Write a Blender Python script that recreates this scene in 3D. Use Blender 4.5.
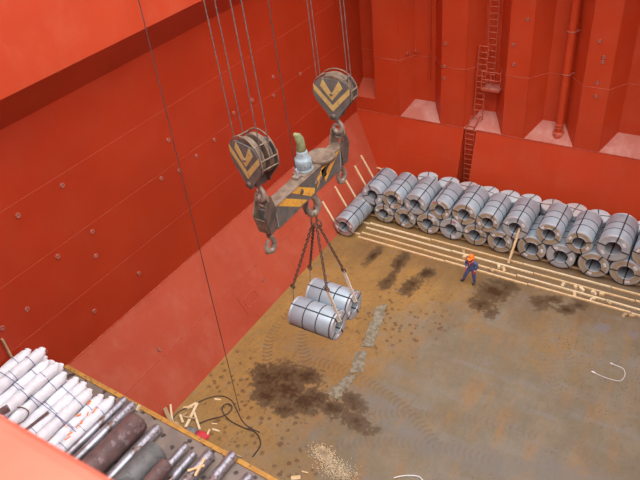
import bpy, math, random
from mathutils import Vector, Matrix
random.seed(7)
for o in list(bpy.data.objects): bpy.data.objects.remove(o)
SC = bpy.context.scene; COL = SC.collection
PI = math.pi

# ------------------------------------------------------------------ camera
cam_data = bpy.data.cameras.new('camera'); CAM = bpy.data.objects.new('camera', cam_data); COL.objects.link(CAM)
Rw = Matrix(((0.851, -0.2486, 0.4626), (0.5174, 0.5481, -0.6572), (-0.0901, 0.7986, 0.5951)))
CAM.matrix_world = Matrix.Translation((16.85, 0.0, 22.5)) @ Rw.to_quaternion().to_matrix().to_4x4()
cam_data.sensor_width = 36.0; cam_data.lens = 670.66 / 640 * 36.0
cam_data.dof.use_dof = True; cam_data.dof.focus_distance = 30.0; cam_data.dof.aperture_fstop = 3.0
cam_data.clip_start = 0.05; cam_data.clip_end = 300
SC.camera = CAM

# ------------------------------------------------------------------ light
world = bpy.data.worlds.new('overcast_sky'); SC.world = world; world.use_nodes = True
bg = world.node_tree.nodes['Background']
bg.inputs[0].default_value = (0.93, 0.96, 1.0, 1); bg.inputs[1].default_value = 1.55
sun_d = bpy.data.lights.new('hazy_sun', 'SUN'); sun_d.energy = 1.0; sun_d.angle = math.radians(50)
sun_d.color = (1, 0.96, 0.9)
sun = bpy.data.objects.new('hazy_sun', sun_d); COL.objects.link(sun)
sun.rotation_euler = Vector((-0.45, 0.35, -1)).to_track_quat('-Z', 'Y').to_euler()
SC.view_settings.view_transform = 'Standard'; SC.view_settings.look = 'None'
SC.view_settings.gamma = 1; SC.view_settings.use_curve_mapping = False
SC.view_settings.exposure = 0.8

# ------------------------------------------------------------------ materials
class NT:
    """small helper that writes shader node graphs"""
    def __init__(s, name):
        s.m = bpy.data.materials.new(name); s.m.use_nodes = True
        s.t = s.m.node_tree; s.b = s.t.nodes['Principled BSDF']
        s.tc = s.t.nodes.new('ShaderNodeTexCoord')
    def link(s, a, b): s.t.links.new(a, b)
    def put(s, sock, v):
        if hasattr(v, 'is_linked'): s.link(v, sock)
        elif isinstance(v, (tuple, list)) and len(v) == 3 and sock.type == 'RGBA': sock.default_value = (*v, 1)
        else: sock.default_value = v
    def math(s, op, a, b=0.0, c=None, clamp=False):
        n = s.t.nodes.new('ShaderNodeMath'); n.operation = op; n.use_clamp = clamp
        s.put(n.inputs[0], a); s.put(n.inputs[1], b)
        if c is not None: s.put(n.inputs[2], c)
        return n.outputs[0]
    def noise(s, vec, scale, detail=3, rough=0.55, dist=0.0):
        n = s.t.nodes.new('ShaderNodeTexNoise'); s.link(vec, n.inputs['Vector'])
        n.inputs['Scale'].default_value = scale; n.inputs['Detail'].default_value = detail
        n.inputs['Roughness'].default_value = rough; n.inputs['Distortion'].default_value = dist
        return n.outputs[0]
    def voro(s, vec, scale):
        n = s.t.nodes.new('ShaderNodeTexVoronoi'); s.link(vec, n.inputs['Vector']); n.inputs['Scale'].default_value = scale
        return n.outputs['Distance']
    def ramp(s, v, lo, hi, a=0.0, b=1.0):
        n = s.t.nodes.new('ShaderNodeMapRange'); n.interpolation_type = 'SMOOTHSTEP'
        s.put(n.inputs[0], v); n.inputs[1].default_value = lo; n.inputs[2].default_value = hi
        n.inputs[3].default_value = a; n.inputs[4].default_value = b
        return n.outputs[0]
    def mix(s, f, a, b):
        n = s.t.nodes.new('ShaderNodeMix'); n.data_type = 'RGBA'
        s.put(n.inputs[0], f); s.put(n.inputs[6], a); s.put(n.inputs[7], b)
        return n.outputs[2]
    def mapped(s, vec, scale=(1, 1, 1), rot=(0, 0, 0)):
        n = s.t.nodes.new('ShaderNodeMapping'); s.link(vec, n.inputs[0])
        n.inputs['Scale'].default_value = scale; n.inputs['Rotation'].default_value = rot
        return n.outputs[0]
    def xyz(s, vec):
        n = s.t.nodes.new('ShaderNodeSeparateXYZ'); s.link(vec, n.inputs[0]); return n.outputs
    def bump(s, h, strength=0.3, dist=0.02):
        n = s.t.nodes.new('ShaderNodeBump'); n.inputs['Strength'].default_value = strength; n.inputs['Distance'].default_value = dist
        s.link(h, n.inputs['Height']); s.link(n.outputs[0], s.b.inputs['Normal'])
    def done(s, col, rough=0.5, metal=0.0, spec=None):
        s.put(s.b.inputs['Base Color'], col); s.put(s.b.inputs['Roughness'], rough); s.put(s.b.inputs['Metallic'], metal)
        if spec is not None: s.b.inputs['Specular IOR Level'].default_value = spec
        return s.m

def mottled(name, a, b, scale=4, rough=0.55, metal=0.0, bump=0.0, lo=0.35, hi=0.65, spec=None, c=None, cs=14):
    n = NT(name); v = n.tc.outputs['Object']
    f = n.noise(v, scale, 4); col = n.mix(n.ramp(f, lo, hi), a, b)
    if c: col = n.mix(n.ramp(n.noise(v, cs, 3), 0.58, 0.68), col, c)
    if bump: n.bump(n.noise(v, scale * 4, 3), bump)
    return n.done(col, rough, metal, spec)

def red_paint(name, base, dark, dust, amount, rough=0.45):
    n = NT(name); v = n.tc.outputs['Object']
    col = n.mix(n.ramp(n.noise(v, 0.35, 4), 0.3, 0.7), base, dark)
    streak = n.noise(n.mapped(v, (2.2, 2.2, 0.25)), 1.0, 4)
    col = n.mix(n.math('MULTIPLY', n.ramp(streak, 0.5, 0.8), amount * 0.6), col, dust)
    patch = n.noise(v, 0.8, 6, 0.65)
    col = n.mix(n.math('MULTIPLY', n.ramp(patch, 0.42, 0.75), amount), col, dust)
    chips = n.noise(v, 9, 2)
    col = n.mix(n.math('MULTIPLY', n.ramp(chips, 0.72, 0.78), 0.5), col, (0.2, 0.05, 0.03))
    n.bump(n.noise(v, 1.2, 3), 0.15, 0.03)
    return n.done(col, rough, 0, 0.35)

M = {}
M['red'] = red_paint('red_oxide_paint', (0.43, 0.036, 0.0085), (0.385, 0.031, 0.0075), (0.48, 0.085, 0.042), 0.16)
M['red_bulk'] = red_paint('red_bulkhead_paint', (0.52, 0.05, 0.0115), (0.47, 0.044, 0.0105), (0.56, 0.12, 0.06), 0.2)
M['red_dusty'] = red_paint('red_paint_with_dust', (0.46, 0.078, 0.036), (0.42, 0.066, 0.03), (0.5, 0.155, 0.1), 0.36, 0.65)
M['red_shedder'] = red_paint('red_paint_thick_dust', (0.5, 0.17, 0.12), (0.45, 0.14, 0.1), (0.6, 0.33, 0.27), 0.7, 0.7)
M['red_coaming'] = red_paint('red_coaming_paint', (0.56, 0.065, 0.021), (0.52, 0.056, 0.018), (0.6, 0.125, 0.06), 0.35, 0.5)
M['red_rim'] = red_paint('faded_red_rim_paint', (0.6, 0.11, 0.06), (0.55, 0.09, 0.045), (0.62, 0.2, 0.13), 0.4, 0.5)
M['weld'] = mottled('painted_weld', (0.45, 0.06, 0.025), (0.5, 0.13, 0.08), 6, 0.6)
M['lug'] = mottled('lug_steel', (0.34, 0.07, 0.04), (0.4, 0.14, 0.1), 20, 0.6)
M['wood'] = mottled('pale_sawn_timber', (0.78, 0.58, 0.33), (0.68, 0.47, 0.24), 5, 0.75, bump=0.1)
M['wood_light'] = mottled('fresh_timber', (0.84, 0.69, 0.45), (0.75, 0.58, 0.34), 5, 0.75)
M['wood_old'] = mottled('weathered_timber', (0.5, 0.36, 0.2), (0.38, 0.26, 0.14), 5, 0.8)
M['wrap'] = mottled('galvanised_wrap', (0.33, 0.39, 0.44), (0.39, 0.45, 0.505), 2.5, 0.4, 0.2, c=(0.43, 0.49, 0.54), cs=3)
M['wrap_b'] = mottled('galvanised_wrap_bright', (0.36, 0.43, 0.485), (0.41, 0.485, 0.54), 2, 0.38, 0.2)
M['face_tan'] = mottled('tan_end_board', (0.45, 0.375, 0.25), (0.38, 0.31, 0.21), 3, 0.5, 0.1)
M['face_grey'] = mottled('grey_end_disc', (0.47, 0.52, 0.55), (0.42, 0.47, 0.51), 3, 0.4, 0.1)
M['face_pink'] = mottled('rosy_end_disc', (0.42, 0.3, 0.28), (0.37, 0.27, 0.27), 3, 0.5, 0.1)
M['bore'] = mottled('bore_steel', (0.42, 0.46, 0.49), (0.35, 0.39, 0.42), 3, 0.45, 0.2)
M['rim'] = mottled('edge_protector', (0.52, 0.55, 0.57), (0.44, 0.47, 0.5), 4, 0.35, 0.3)
M['strap'] = mottled('black_steel_strap', (0.025, 0.027, 0.03), (0.04, 0.04, 0.045), 8, 0.5)
M['tag'] = mottled('white_paper_tag', (0.8, 0.82, 0.84), (0.72, 0.74, 0.78), 6, 0.6)
M['pink'] = mottled('pink_spray', (0.75, 0.1, 0.25), (0.7, 0.15, 0.3), 9, 0.6)
M['lid_pale'] = mottled('pale_lid', (0.56, 0.63, 0.66), (0.5, 0.57, 0.61), 2, 0.45, 0.05)
M['lid_rose'] = mottled('rosy_lid', (0.56, 0.52, 0.51), (0.5, 0.47, 0.47), 2, 0.45, 0.05)
M['iron'] = mottled('worn_dark_iron', (0.075, 0.066, 0.058), (0.15, 0.115, 0.09), 3, 0.65, 0.2, c=(0.2, 0.11, 0.06), cs=7)
M['iron_brown'] = mottled('rusty_brown_iron', (0.15, 0.1, 0.07), (0.24, 0.17, 0.12), 4, 0.75, 0.1, c=(0.3, 0.2, 0.13), cs=9)
M['grey_paint'] = mottled('chipped_grey_paint', (0.1, 0.1, 0.095), (0.15, 0.14, 0.125), 3, 0.6, 0.1, c=(0.2, 0.12, 0.07), cs=8)
M['yellow'] = mottled('hazard_yellow', (0.78, 0.42, 0.05), (0.68, 0.36, 0.06), 4, 0.55, c=(0.35, 0.22, 0.08), cs=9)
M['yellow_dull'] = mottled('faded_hazard_yellow', (0.56, 0.39, 0.13), (0.48, 0.33, 0.12), 4, 0.6, c=(0.3, 0.22, 0.1), cs=9)
M['hook'] = mottled('worn_hook_steel', (0.28, 0.24, 0.2), (0.42, 0.37, 0.3), 5, 0.5, 0.4, c=(0.16, 0.1, 0.07), cs=9)
M['chain'] = mottled('rusty_chain', (0.14, 0.085, 0.06), (0.2, 0.11, 0.07), 12, 0.65, 0.3)
M['rope'] = mottled('greasy_wire_rope', (0.12, 0.09, 0.08), (0.2, 0.16, 0.14), 9, 0.6, 0.3)
M['cable'] = mottled('dark_cable', (0.05, 0.035, 0.03), (0.09, 0.06, 0.05), 9, 0.6)
M['sling'] = mottled('cream_webbing', (0.72, 0.66, 0.52), (0.62, 0.56, 0.43), 8, 0.8)
M['motor'] = mottled('pale_blue_motor', (0.32, 0.4, 0.43), (0.24, 0.3, 0.33), 6, 0.5, c=(0.22, 0.19, 0.16), cs=9)
M['canvas'] = mottled('green_canvas', (0.14, 0.15, 0.06), (0.25, 0.25, 0.12), 6, 0.85, bump=0.3)
M['navy'] = mottled('navy_coverall', (0.07, 0.095, 0.235), (0.105, 0.135, 0.31), 7, 0.8, bump=0.3)
M['skin'] = mottled('skin', (0.35, 0.19, 0.12), (0.4, 0.22, 0.14), 9, 0.55)
M['orange'] = mottled('orange_plastic', (0.95, 0.22, 0.02), (0.9, 0.25, 0.04), 4, 0.35)
M['vest'] = mottled('orange_cloth', (0.8, 0.16, 0.07), (0.7, 0.13, 0.06), 9, 0.8)
M['glove'] = mottled('red_glove', (0.6, 0.08, 0.09), (0.5, 0.07, 0.08), 9, 0.8)
M['boot'] = mottled('black_boot', (0.02, 0.02, 0.022), (0.04, 0.035, 0.03), 9, 0.6)
M['reflect'] = mottled('pale_cuff', (0.6, 0.62, 0.5), (0.7, 0.72, 0.6), 9, 0.6)
M['poly'] = mottled('white_plastic_film', (0.82, 0.83, 0.86), (0.74, 0.76, 0.8), 5, 0.4, bump=0.6)
M['twine'] = mottled('blue_twine', (0.12, 0.16, 0.35), (0.2, 0.23, 0.4), 9, 0.7)
M['tape'] = mottled('orange_tape', (0.95, 0.25, 0.08), (0.9, 0.35, 0.15), 9, 0.6)
M['rod'] = mottled('mill_steel_rod', (0.24, 0.22, 0.23), (0.46, 0.47, 0.52), 2.2, 0.34, 0.6, c=(0.2, 0.13, 0.11), cs=3)
M['rod_rust'] = mottled('rusty_round_bar', (0.2, 0.115, 0.105), (0.13, 0.085, 0.08), 2.5, 0.6, 0.2, c=(0.26, 0.19, 0.19), cs=3)
M['rod_green'] = mottled('grey_green_round_bar', (0.13, 0.14, 0.135), (0.2, 0.205, 0.2), 2.5, 0.55, 0.25, c=(0.1, 0.1, 0.1), cs=2)
M['plate_edge'] = mottled('ochre_painted_edge', (0.55, 0.28, 0.05), (0.42, 0.2, 0.04), 3, 0.7, c=(0.2, 0.11, 0.05), cs=7)
M['paper'] = mottled('grey_flattened_card', (0.31, 0.285, 0.21), (0.2, 0.175, 0.11), 5, 0.85, bump=0.4)
M['rag'] = mottled('grey_rag', (0.2, 0.2, 0.2), (0.3, 0.3, 0.3), 6, 0.9, bump=0.5)
M['ragred'] = mottled('red_rag', (0.7, 0.05, 0.07), (0.6, 0.06, 0.07), 6, 0.8, bump=0.5)
M['white'] = mottled('white_band', (0.82, 0.82, 0.82), (0.75, 0.75, 0.75), 6, 0.5)
M['seal'] = mottled('grey_rubber', (0.2, 0.19, 0.17), (0.28, 0.27, 0.24), 6, 0.8)

# deck platform: brown grey steel with dark splashes
def plate_mat():
    n = NT('splashed_deck_steel'); v = n.tc.outputs['Object']
    col = n.mix(n.ramp(n.noise(v, 1.2, 5), 0.35, 0.65), (0.2, 0.16, 0.135), (0.27, 0.21, 0.17))
    sp = n.math('ADD', n.voro(v, 3.2), n.math('MULTIPLY', n.noise(v, 9, 2), 0.35))
    col = n.mix(n.ramp(sp, 0.5, 0.38), col, (0.06, 0.045, 0.04))
    return n.done(col, 0.6, 0.1)
M['plate'] = plate_mat()

def floor_mat():
    n = NT('rusty_hold_floor'); v = n.tc.outputs['Object']
    X, Y, Zc = n.xyz(v)
    big = n.noise(v, 0.16, 4, 0.6, 0.3); med = n.noise(v, 0.7, 5, 0.62, 0.4); fine = n.noise(v, 4.5, 4, 0.6)
    sweep = n.noise(n.mapped(v, (0.25, 1.6, 1), (0, 0, math.radians(35))), 1.0, 4)
    rust = n.mix(n.ramp(med, 0.3, 0.72), (0.3, 0.18, 0.055), (0.4, 0.228, 0.06))
    rust = n.mix(n.ramp(fine, 0.45, 0.75, 0, 0.6), rust, (0.25, 0.14, 0.06))
    mud = n.mix(n.ramp(med, 0.35, 0.7), (0.182, 0.148, 0.092), (0.228, 0.19, 0.125))
    mud = n.mix(n.ramp(sweep, 0.45, 0.75, 0, 0.7), mud, (0.22, 0.21, 0.18))
    # mud trampled over the middle, rust left towards the slopes
    side = n.math('ADD', n.math('MULTIPLY', X, 0.075), n.math('MULTIPLY', n.math('SUBTRACT', 22.0, Y), 0.03))
    g = n.math('ADD', n.math('ADD', side, -0.52), n.math('MULTIPLY', n.math('SUBTRACT', big, 0.5), 1.6))
    g = n.math('ADD', g, n.math('MULTIPLY', n.math('SUBTRACT', med, 0.5), 1.1))
    col = n.mix(n.ramp(g, -0.25, 0.45), rust, mud)
    # orange rust flares
    fl = n.noise(n.mapped(v, (1.3, 0.35, 1), (0, 0, 0.3)), 1.0, 4)
    col = n.mix(n.ramp(fl, 0.46, 0.8, 0, 0.6), col, (0.33, 0.165, 0.045))
    # brown damp rust film beside the battens
    df = n.math('ADD', Y, n.math('MULTIPLY', n.math('SUBTRACT', big, 0.5), 9.0))
    df = n.math('ADD', df, n.math('MULTIPLY', n.math('SUBTRACT', n.noise(n.mapped(v, (1.2, 0.25, 1)), 1.0, 4), 0.5), 7.0))
    col = n.mix(n.ramp(df, 22.0, 26.5, 0, 0.62), col, (0.165, 0.092, 0.04))
    # pale dried scrapes
    sc = n.noise(v, 1.9, 4); col = n.mix(n.ramp(sc, 0.6, 0.72, 0, 0.6), col, (0.215, 0.205, 0.19))
    # brushed grain, small specks
    g1 = n.noise(n.mapped(v, (5.0, 1.2, 1), (0, 0, -0.35)), 1.0, 5, 0.65)
    col = n.mix(n.ramp(g1, 0.5, 0.8, 0, 0.5), col, (0.13, 0.1, 0.065))
    col = n.mix(n.ramp(g1, 0.45, 0.2, 0, 0.45), col, (0.3, 0.23, 0.13))
    g2 = n.noise(v, 11.0, 4, 0.7); col = n.mix(n.ramp(g2, 0.52, 0.75, 0, 0.55), col, (0.14, 0.1, 0.06))
    sk = n.math('ADD', n.voro(v, 4.5), n.math('MULTIPLY', n.math('SUBTRACT', big, 0.5), 0.5))
    col = n.mix(n.ramp(sk, 0.12, 0.05, 0, 0.7), col, (0.1, 0.075, 0.055))
    lump = n.noise(v, 2.6, 5, 0.7, 1.0)
    warp = n.math('ADD', n.math('MULTIPLY', n.math('SUBTRACT', med, 0.5), 2.2), n.math('ADD', n.math('MULTIPLY', n.math('SUBTRACT', fine, 0.5), 1.0), n.math('MULTIPLY', n.math('SUBTRACT', lump, 0.5), 2.4)))
    def field(ells):
        best = None
        for (cx, cy, rx, ry, a) in ells:
            c, s_ = math.cos(a), math.sin(a)
            dx = n.math('SUBTRACT', X, cx); dy = n.math('SUBTRACT', Y, cy)
            u = n.math('ADD', n.math('MULTIPLY', dx, c / rx), n.math('MULTIPLY', dy, s_ / rx))
            w = n.math('ADD', n.math('MULTIPLY', dx, -s_ / ry), n.math('MULTIPLY', dy, c / ry))
            d = n.math('SQRT', n.math('ADD', n.math('MULTIPLY', u, u), n.math('MULTIPLY', w, w)))
            best = d if best is None else n.math('MINIMUM', best, d)
        return n.math('ADD', best, warp)
    # grey drag marks
    drag = field([(7.6, 16.0, 1.5, .5, -.1), (10.0, 15.1, 2.2, .55, -.05), (12.6, 15.5, 2.4, .7, .12), (15.5, 16.1, 2.2, .8, .15), (6.3, 15.9, .8, .5, 0)])
    col = n.mix(n.ramp(drag, 1.2, 0.4, 0, 0.6), col, (0.19, 0.178, 0.155))
    # tyre tread marks: bands along arcs, broken into lugs
    def track(cx, cy, R, w, a0, a1, colr, amt):
        nonlocal col
        dx = n.math('SUBTRACT', X, cx); dy = n.math('SUBTRACT', Y, cy)
        d = n.math('SQRT', n.math('ADD', n.math('MULTIPLY', dx, dx), n.math('MULTIPLY', dy, dy)))
        off = n.math('SUBTRACT', d, R); band = n.ramp(n.math('ABSOLUTE', off), w, w * 0.7)
        ang = n.math('ARCTAN2', dy, dx)
        lug = n.math('SINE', n.math('ADD', n.math('MULTIPLY', ang, R * 2 * PI / 0.24), n.math('MULTIPLY', n.math('ABSOLUTE', off), 9.0)))
        lug = n.ramp(lug, -0.3, 0.3)
        rng = n.math('MULTIPLY', n.ramp(ang, a0, a0 + 0.06), n.ramp(ang, a1, a1 - 0.06))
        f = n.math('MULTIPLY', n.math('MULTIPLY', band, lug), n.math('MULTIPLY', rng, n.ramp(med, 0.3, 0.55, 0.3, 1.0)))
        col = n.mix(n.math('MULTIPLY', f, amt * 0.6), col, colr)
    dk = (0.13, 0.085, 0.05)
    track(4.6, 18.3, 3.55, .28, 2.75, 3.13, dk, .8)
    track(4.6, 18.3, 3.55, .28, -3.13, -2.3, dk, .8)
    track(8.0, 21.5, 6.5, .3, -2.65, -2.0, dk, .7)
    track(14.0, 6.5, 10.9, .26, 1.55, 2.25, (0.17, 0.125, 0.085), .75)
    track(13.5, 5.0, 10.6, .3, 1.6, 2.4, (0.16, 0.125, 0.1), .6)
    track(30.0, 30.0, 19.0, .3, -2.95, -2.35, (0.18, 0.135, 0.09), .55)
    track(29.0, 32.0, 18.2, .3, -2.95, -2.35, (0.18, 0.135, 0.09), .5)
    track(5.2, 8.0, 9.0, .3, 0.9, 1.75, dk, .6)
    # splash spots near the slope
    vs = n.math('ADD', n.voro(v, 3.2), n.math('MULTIPLY', n.math('SUBTRACT', lump, 0.5), 1.0))
    reg = field([(3.4, 13.1, 2.6, 1.8, 0), (1.2, 14.6, 1.5, 1.6, 0), (6.0, 12.0, 2.2, 1.0, 0), (6.2, 21.0, 2.2, 2.4, 0)])
    col = n.mix(n.math('MULTIPLY', n.ramp(vs, 0.34, 0.2), n.ramp(reg, 1.3, 0.5, 0, 0.7)), col, (0.11, 0.055, 0.03))
    # wet oil stains
    wet = field([(2.5, 15.1, .8, .8, 0), (3.1, 15.6, 1.0, .8, .3), (3.7, 14.8, 1.4, .8, 0), (4.5, 14.7, 1.2, .7, 0), (5.1, 15.2, 1.1, .6, 0), (4.1, 15.9, .8, .6, 0),
                 (5.9, 15.0, 1.1, .55, 0), (7.2, 14.8, 1.0, .42, -.1), (6.6, 15.6, .9, .4, -.3), (3.2, 14.2, .8, .5, 0), (4.2, 14.0, .6, .4, 0),
                 (2.73, 24.8, .3, .95, 0), (4.32, 24.9, .38, 1.0, 0), (4.4, 23.3, .3, .85, -.1), (5.65, 23.5, .45, .9, -.2), (5.9, 24.7, .4, .6, -.2),
                 (9.5, 24.8, .75, .9, -.3), (9.3, 23.7, .6, .5, 0), (9.9, 25.4, .6, .5, 0), (9.95, 23.3, .35, .5, 0), (11.6, 24.9, .45, .5, 0), (12.9, 25.0, .5, .4, .4), (13.35, 25.6, .4, .4, 0), (12.2, 25.5, .5, .3, 0)])
    wm = n.ramp(wet, 1.2, 0.8); core = n.ramp(wet, 0.7, -0.1, 0, 0.9)
    col = n.mix(n.math('MULTIPLY', wm, n.ramp(g1, 0.25, 0.75, 0.75, 1.0)), col, (0.105, 0.07, 0.036))
    col = n.mix(n.math('MULTIPLY', core, wm), col, (0.055, 0.027, 0.009))
    gb = field([(14.65, 24.48, .35, .35, 0), (15.9, 24.67, .35, .35, 0)])
    col = n.mix(n.ramp(gb, 1.05, 0.7, 0, 0.8), col, (0.2, 0.175, 0.17))
    rough = n.math('SUBTRACT', n.ramp(fine, 0.3, 0.7, 0.5, 0.68), n.math('MULTIPLY', wm, 0.2))
    n.bump(n.math('ADD', fine, med), 0.2, 0.02)
    return n.done(col, rough, 0.0, 0.4)
M['floor'] = floor_mat()

# ------------------------------------------------------------------ mesh helpers
class MB:
    def __init__(s): s.v = []; s.f = []; s.sm = []
    def add(s, vs, fs, smooth=False):
        k = len(s.v); s.v += [tuple(p) for p in vs]
        for f in fs: s.f.append(tuple(i + k for i in f)); s.sm.append(smooth)
        return s
    def quad(s, a, b, c, d): return s.add([a, b, c, d], [(0, 1, 2, 3)])
    def box(s, lo, hi, mat=None):
        (x0, y0, z0), (x1, y1, z1) = lo, hi
        vs = [Vector(p) for p in ((x0, y0, z0), (x1, y0, z0), (x1, y1, z0), (x0, y1, z0), (x0, y0, z1), (x1, y0, z1), (x1, y1, z1), (x0, y1, z1))]
        if mat: vs = [mat @ p for p in vs]
        return s.add(vs, [(0, 3, 2, 1), (4, 5, 6, 7), (0, 1, 5, 4), (1, 2, 6, 5), (2, 3, 7, 6), (3, 0, 4, 7)])
    def bar(s, a, b, w, h, roll=0.0):
        """a box of section w x h running from a to b"""
        a, b = Vector(a), Vector(b); d = b - a; L = d.length; d.normalize()
        up = Vector((0, 0, 1)) if abs(d.z) < 0.95 else Vector((0, 1, 0))
        r = d.cross(up).normalized(); u = r.cross(d)
        if roll: q = Matrix.Rotation(roll, 3, d); r = q @ r; u = q @ u
        m = Matrix((r, d, u)).transposed().to_4x4(); m.translation = a
        return s.box((-w / 2, 0, -h / 2), (w / 2, L, h / 2), m)
    def tube(s, pts, r, n=8, closed=False, caps=True, smooth=True):
        pts = [Vector(p) for p in pts]; m = len(pts)
        rr = r if isinstance(r, (list, tuple)) else [r] * m
        vs = []; prev = None
        for i, p in enumerate(pts):
            if closed: t = pts[(i + 1) % m] - pts[i - 1]
            else: t = pts[min(i + 1, m - 1)] - pts[max(i - 1, 0)]
            t.normalize()
            if prev is None:
                a = Vector((0, 0, 1)) if abs(t.z) < 0.9 else Vector((1, 0, 0)); u = t.cross(a).normalized()
            else: u = (prev - t * prev.dot(t)).normalized()
            prev = u; w = t.cross(u)
            for k in range(n):
                a = 2 * PI * k / n; vs.append(p + (u * math.cos(a) + w * math.sin(a)) * rr[i])
        fs = []
        for i in range(m if closed else m - 1):
            j = (i + 1) % m
            for k in range(n): fs.append((i * n + k, i * n + (k + 1) % n, j * n + (k + 1) % n, j * n + k))
        s.add(vs, fs, smooth)
        if caps and not closed:
            s.add(vs[:n], [tuple(range(n))[::-1]]); s.add(vs[-n:], [tuple(range(n))])
        return s
    def cyl(s, a, b, r, n=24, r2=None): return s.tube([a, b], [r, r if r2 is None else r2], n)
    def lathe(s, prof, n=48, axis='y', closed=False, smooth=True):
        """prof: list of (radius, along)"""
        vs = []; m = len(prof)
        for (r, t) in prof:
            for k in range(n):
                a = 2 * PI * k / n; c, q = r * math.cos(a), r * math.sin(a)
                vs.append((c, t, q) if axis == 'y' else ((c, q, t) if axis == 'z' else (t, c, q)))
        fs = []
        for i in range(m if closed else m - 1):
            j = (i + 1) % m
            for k in range(n): fs.append((i * n + k, i * n + (k + 1) % n, j * n + (k + 1) % n, j * n + k))
        return s.add(vs, fs, smooth)
    def prism(s, poly, t0, t1, plane='xz'):
        """polygon in a plane, extruded along the remaining axis"""
        def P(a, b, t): return {'xz': (a, t, b), 'yz': (t, a, b), 'xy': (a, b, t)}[plane]
        n = len(poly); vs = [P(a, b, t0) for a, b in poly] + [P(a, b, t1) for a, b in poly]
        fs = [tuple(range(n))[::-1], tuple(range(n, 2 * n))] + [(i, (i + 1) % n, n + (i + 1) % n, n + i) for i in range(n)]
        return s.add(vs, fs)
    def torus(s, c, R, r, normal=(0, 1, 0), n=20, k=8, sx=1.0):
        nrm = Vector(normal).normalized(); a = Vector((0, 0, 1)) if abs(nrm.z) < 0.9 else Vector((1, 0, 0))
        u = nrm.cross(a).normalized(); w = nrm.cross(u); c = Vector(c)
        return s.tube([c + u * math.cos(2 * PI * i / n) * R + w * math.sin(2 * PI * i / n) * R * sx for i in range(n)], r, k, closed=True)
    def mesh(s, name, mat):
        me = bpy.data.meshes.new(name); me.from_pydata(s.v, [], s.f)
        for p, q in zip(me.polygons, s.sm): p.use_smooth = q
        me.materials.append(M[mat]); me.update()
        import bmesh
        bm = bmesh.new(); bm.from_mesh(me); bmesh.ops.recalc_face_normals(bm, faces=bm.faces); bm.to_mesh(me); bm.free()
        return me
    def build(s, name, mat, parent=None, loc=(0, 0, 0), rot=(0, 0, 0)):
        return obj(name, s.mesh(name, mat), parent, loc, rot)

def obj(name, me, parent=None, loc=(0, 0, 0), rot=(0, 0, 0)):
    o = bpy.data.objects.new(name, me); COL.objects.link(o); o.location = loc; o.rotation_euler = rot
    if parent: o.parent = parent
    return o
def tag(o, label, cat, group=None, kind=None):
    o['label'] = label; o['category'] = cat
    if group: o['group'] = group
    if kind: o['kind'] = kind
    return o
def thing(name, label, cat, loc=(0, 0, 0), rot=(0, 0, 0), group=None):
    return tag(obj(name, None, None, loc, rot), label, cat, group)
def struct(name, mb, mat, label, cat):
    return tag(mb.build(name, mat), label, cat, kind='structure')
ORD = ['first', 'second', 'third', 'fourth', 'fifth', 'sixth', 'seventh', 'eighth', 'ninth', 'tenth', 'eleventh', 'twelfth', 'thirteenth']

# ------------------------------------------------------------------ the hold
WX = -2.3; HZ = 4.05; XR = 27.6; YN = -1.6; SZ = 4.2; SY0 = 31.5; FY = 32.7; BY = 33.7; TOP = 15.0
struct('floor', MB().box((-0.02, YN, -0.3), (XR, SY0 + 1.4, 0)), 'floor', 'rusty brown steel tank top floor with oil stains and tyre marks', 'floor')
hop = struct('wall_left_lower', MB().prism([(0, 0), (WX, HZ), (WX - .3, HZ), (-.4, -.3)], YN, FY + 1.2), 'red_dusty', 'dusty red sloping hopper plate along the side of the hold', 'wall')
wl = struct('wall_left', MB().box((WX - .3, YN, HZ - .02), (WX, BY + .2, 13.62)), 'red', 'tall red painted side plating of the hold', 'wall')
struct('wall_left_upper', MB().prism([(WX, 13.62), (-1.06, 14.99), (-1.3, 15.2), (WX - .3, 13.9)], YN, BY + .2), 'red', 'shadowed red sloping underside above the side plating', 'wall')
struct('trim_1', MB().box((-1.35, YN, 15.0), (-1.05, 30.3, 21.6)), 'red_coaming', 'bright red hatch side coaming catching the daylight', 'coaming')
# hopper weld seams, covers, lugs
def on_hop(y, s, off=0.0):      # s = distance up the slope
    L = math.hypot(WX, HZ); return Vector((WX * s / L + off * HZ / L, y, HZ * s / L - off * WX / L))
LH = math.hypot(WX, HZ)
HR = Matrix(((0, WX / LH, HZ / LH), (1, 0, 0), (0, HZ / LH, -WX / LH)))   # local x = along y, local y = up the slope, local z = outward
def hop_m(y, s, off=0):
    m = HR.to_4x4(); m.translation = on_hop(y, s, off); return m
MB().bar(on_hop(YN, 2.15), on_hop(FY, 2.15), .035, .03).build('weld_seam', 'weld', hop)
MB().bar(on_hop(YN, LH - .02), on_hop(FY, LH - .02), .05, .04).build('weld_seam', 'weld', hop)
mh = MB().box((-.68, -.52, 0), (.68, .52, .025), hop_m(18.28, 1.1)).build('manhole_plate', 'red_dusty', hop)
rr = []
for i in range(24):
    a = 2 * PI * i / 24; ca, sa = math.cos(a), math.sin(a)
    rr.append(((abs(ca) ** .5) * .46 * (1 if ca >= 0 else -1), (abs(sa) ** .5) * .27 * (1 if sa >= 0 else -1)))
mm = hop_m(18.28, 1.1)
MB().tube([mm @ Vector((x, y, .04)) for x, y in rr], .022, 6, closed=True).build('cover_rim', 'weld', mh)
MB().box((-.17, -.15, 0), (.17, .15, .02), hop_m(18.2, .2)).build('small_plate', 'red_dusty', hop)
lug_me = MB().torus((0, 0, .03), .075, .024, (0, 0, 1), 12, 6).cyl((0, 0, 0), (0, 0, .03), .1, 10).mesh('lug', 'lug')
for y, z in ((12.82, 2.5), (19.53, 1.3), (24.2, 2.9), (9.9, 1.0)):
    o = obj('lug', lug_me, hop); o.matrix_local = hop_m(y, z)
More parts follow.
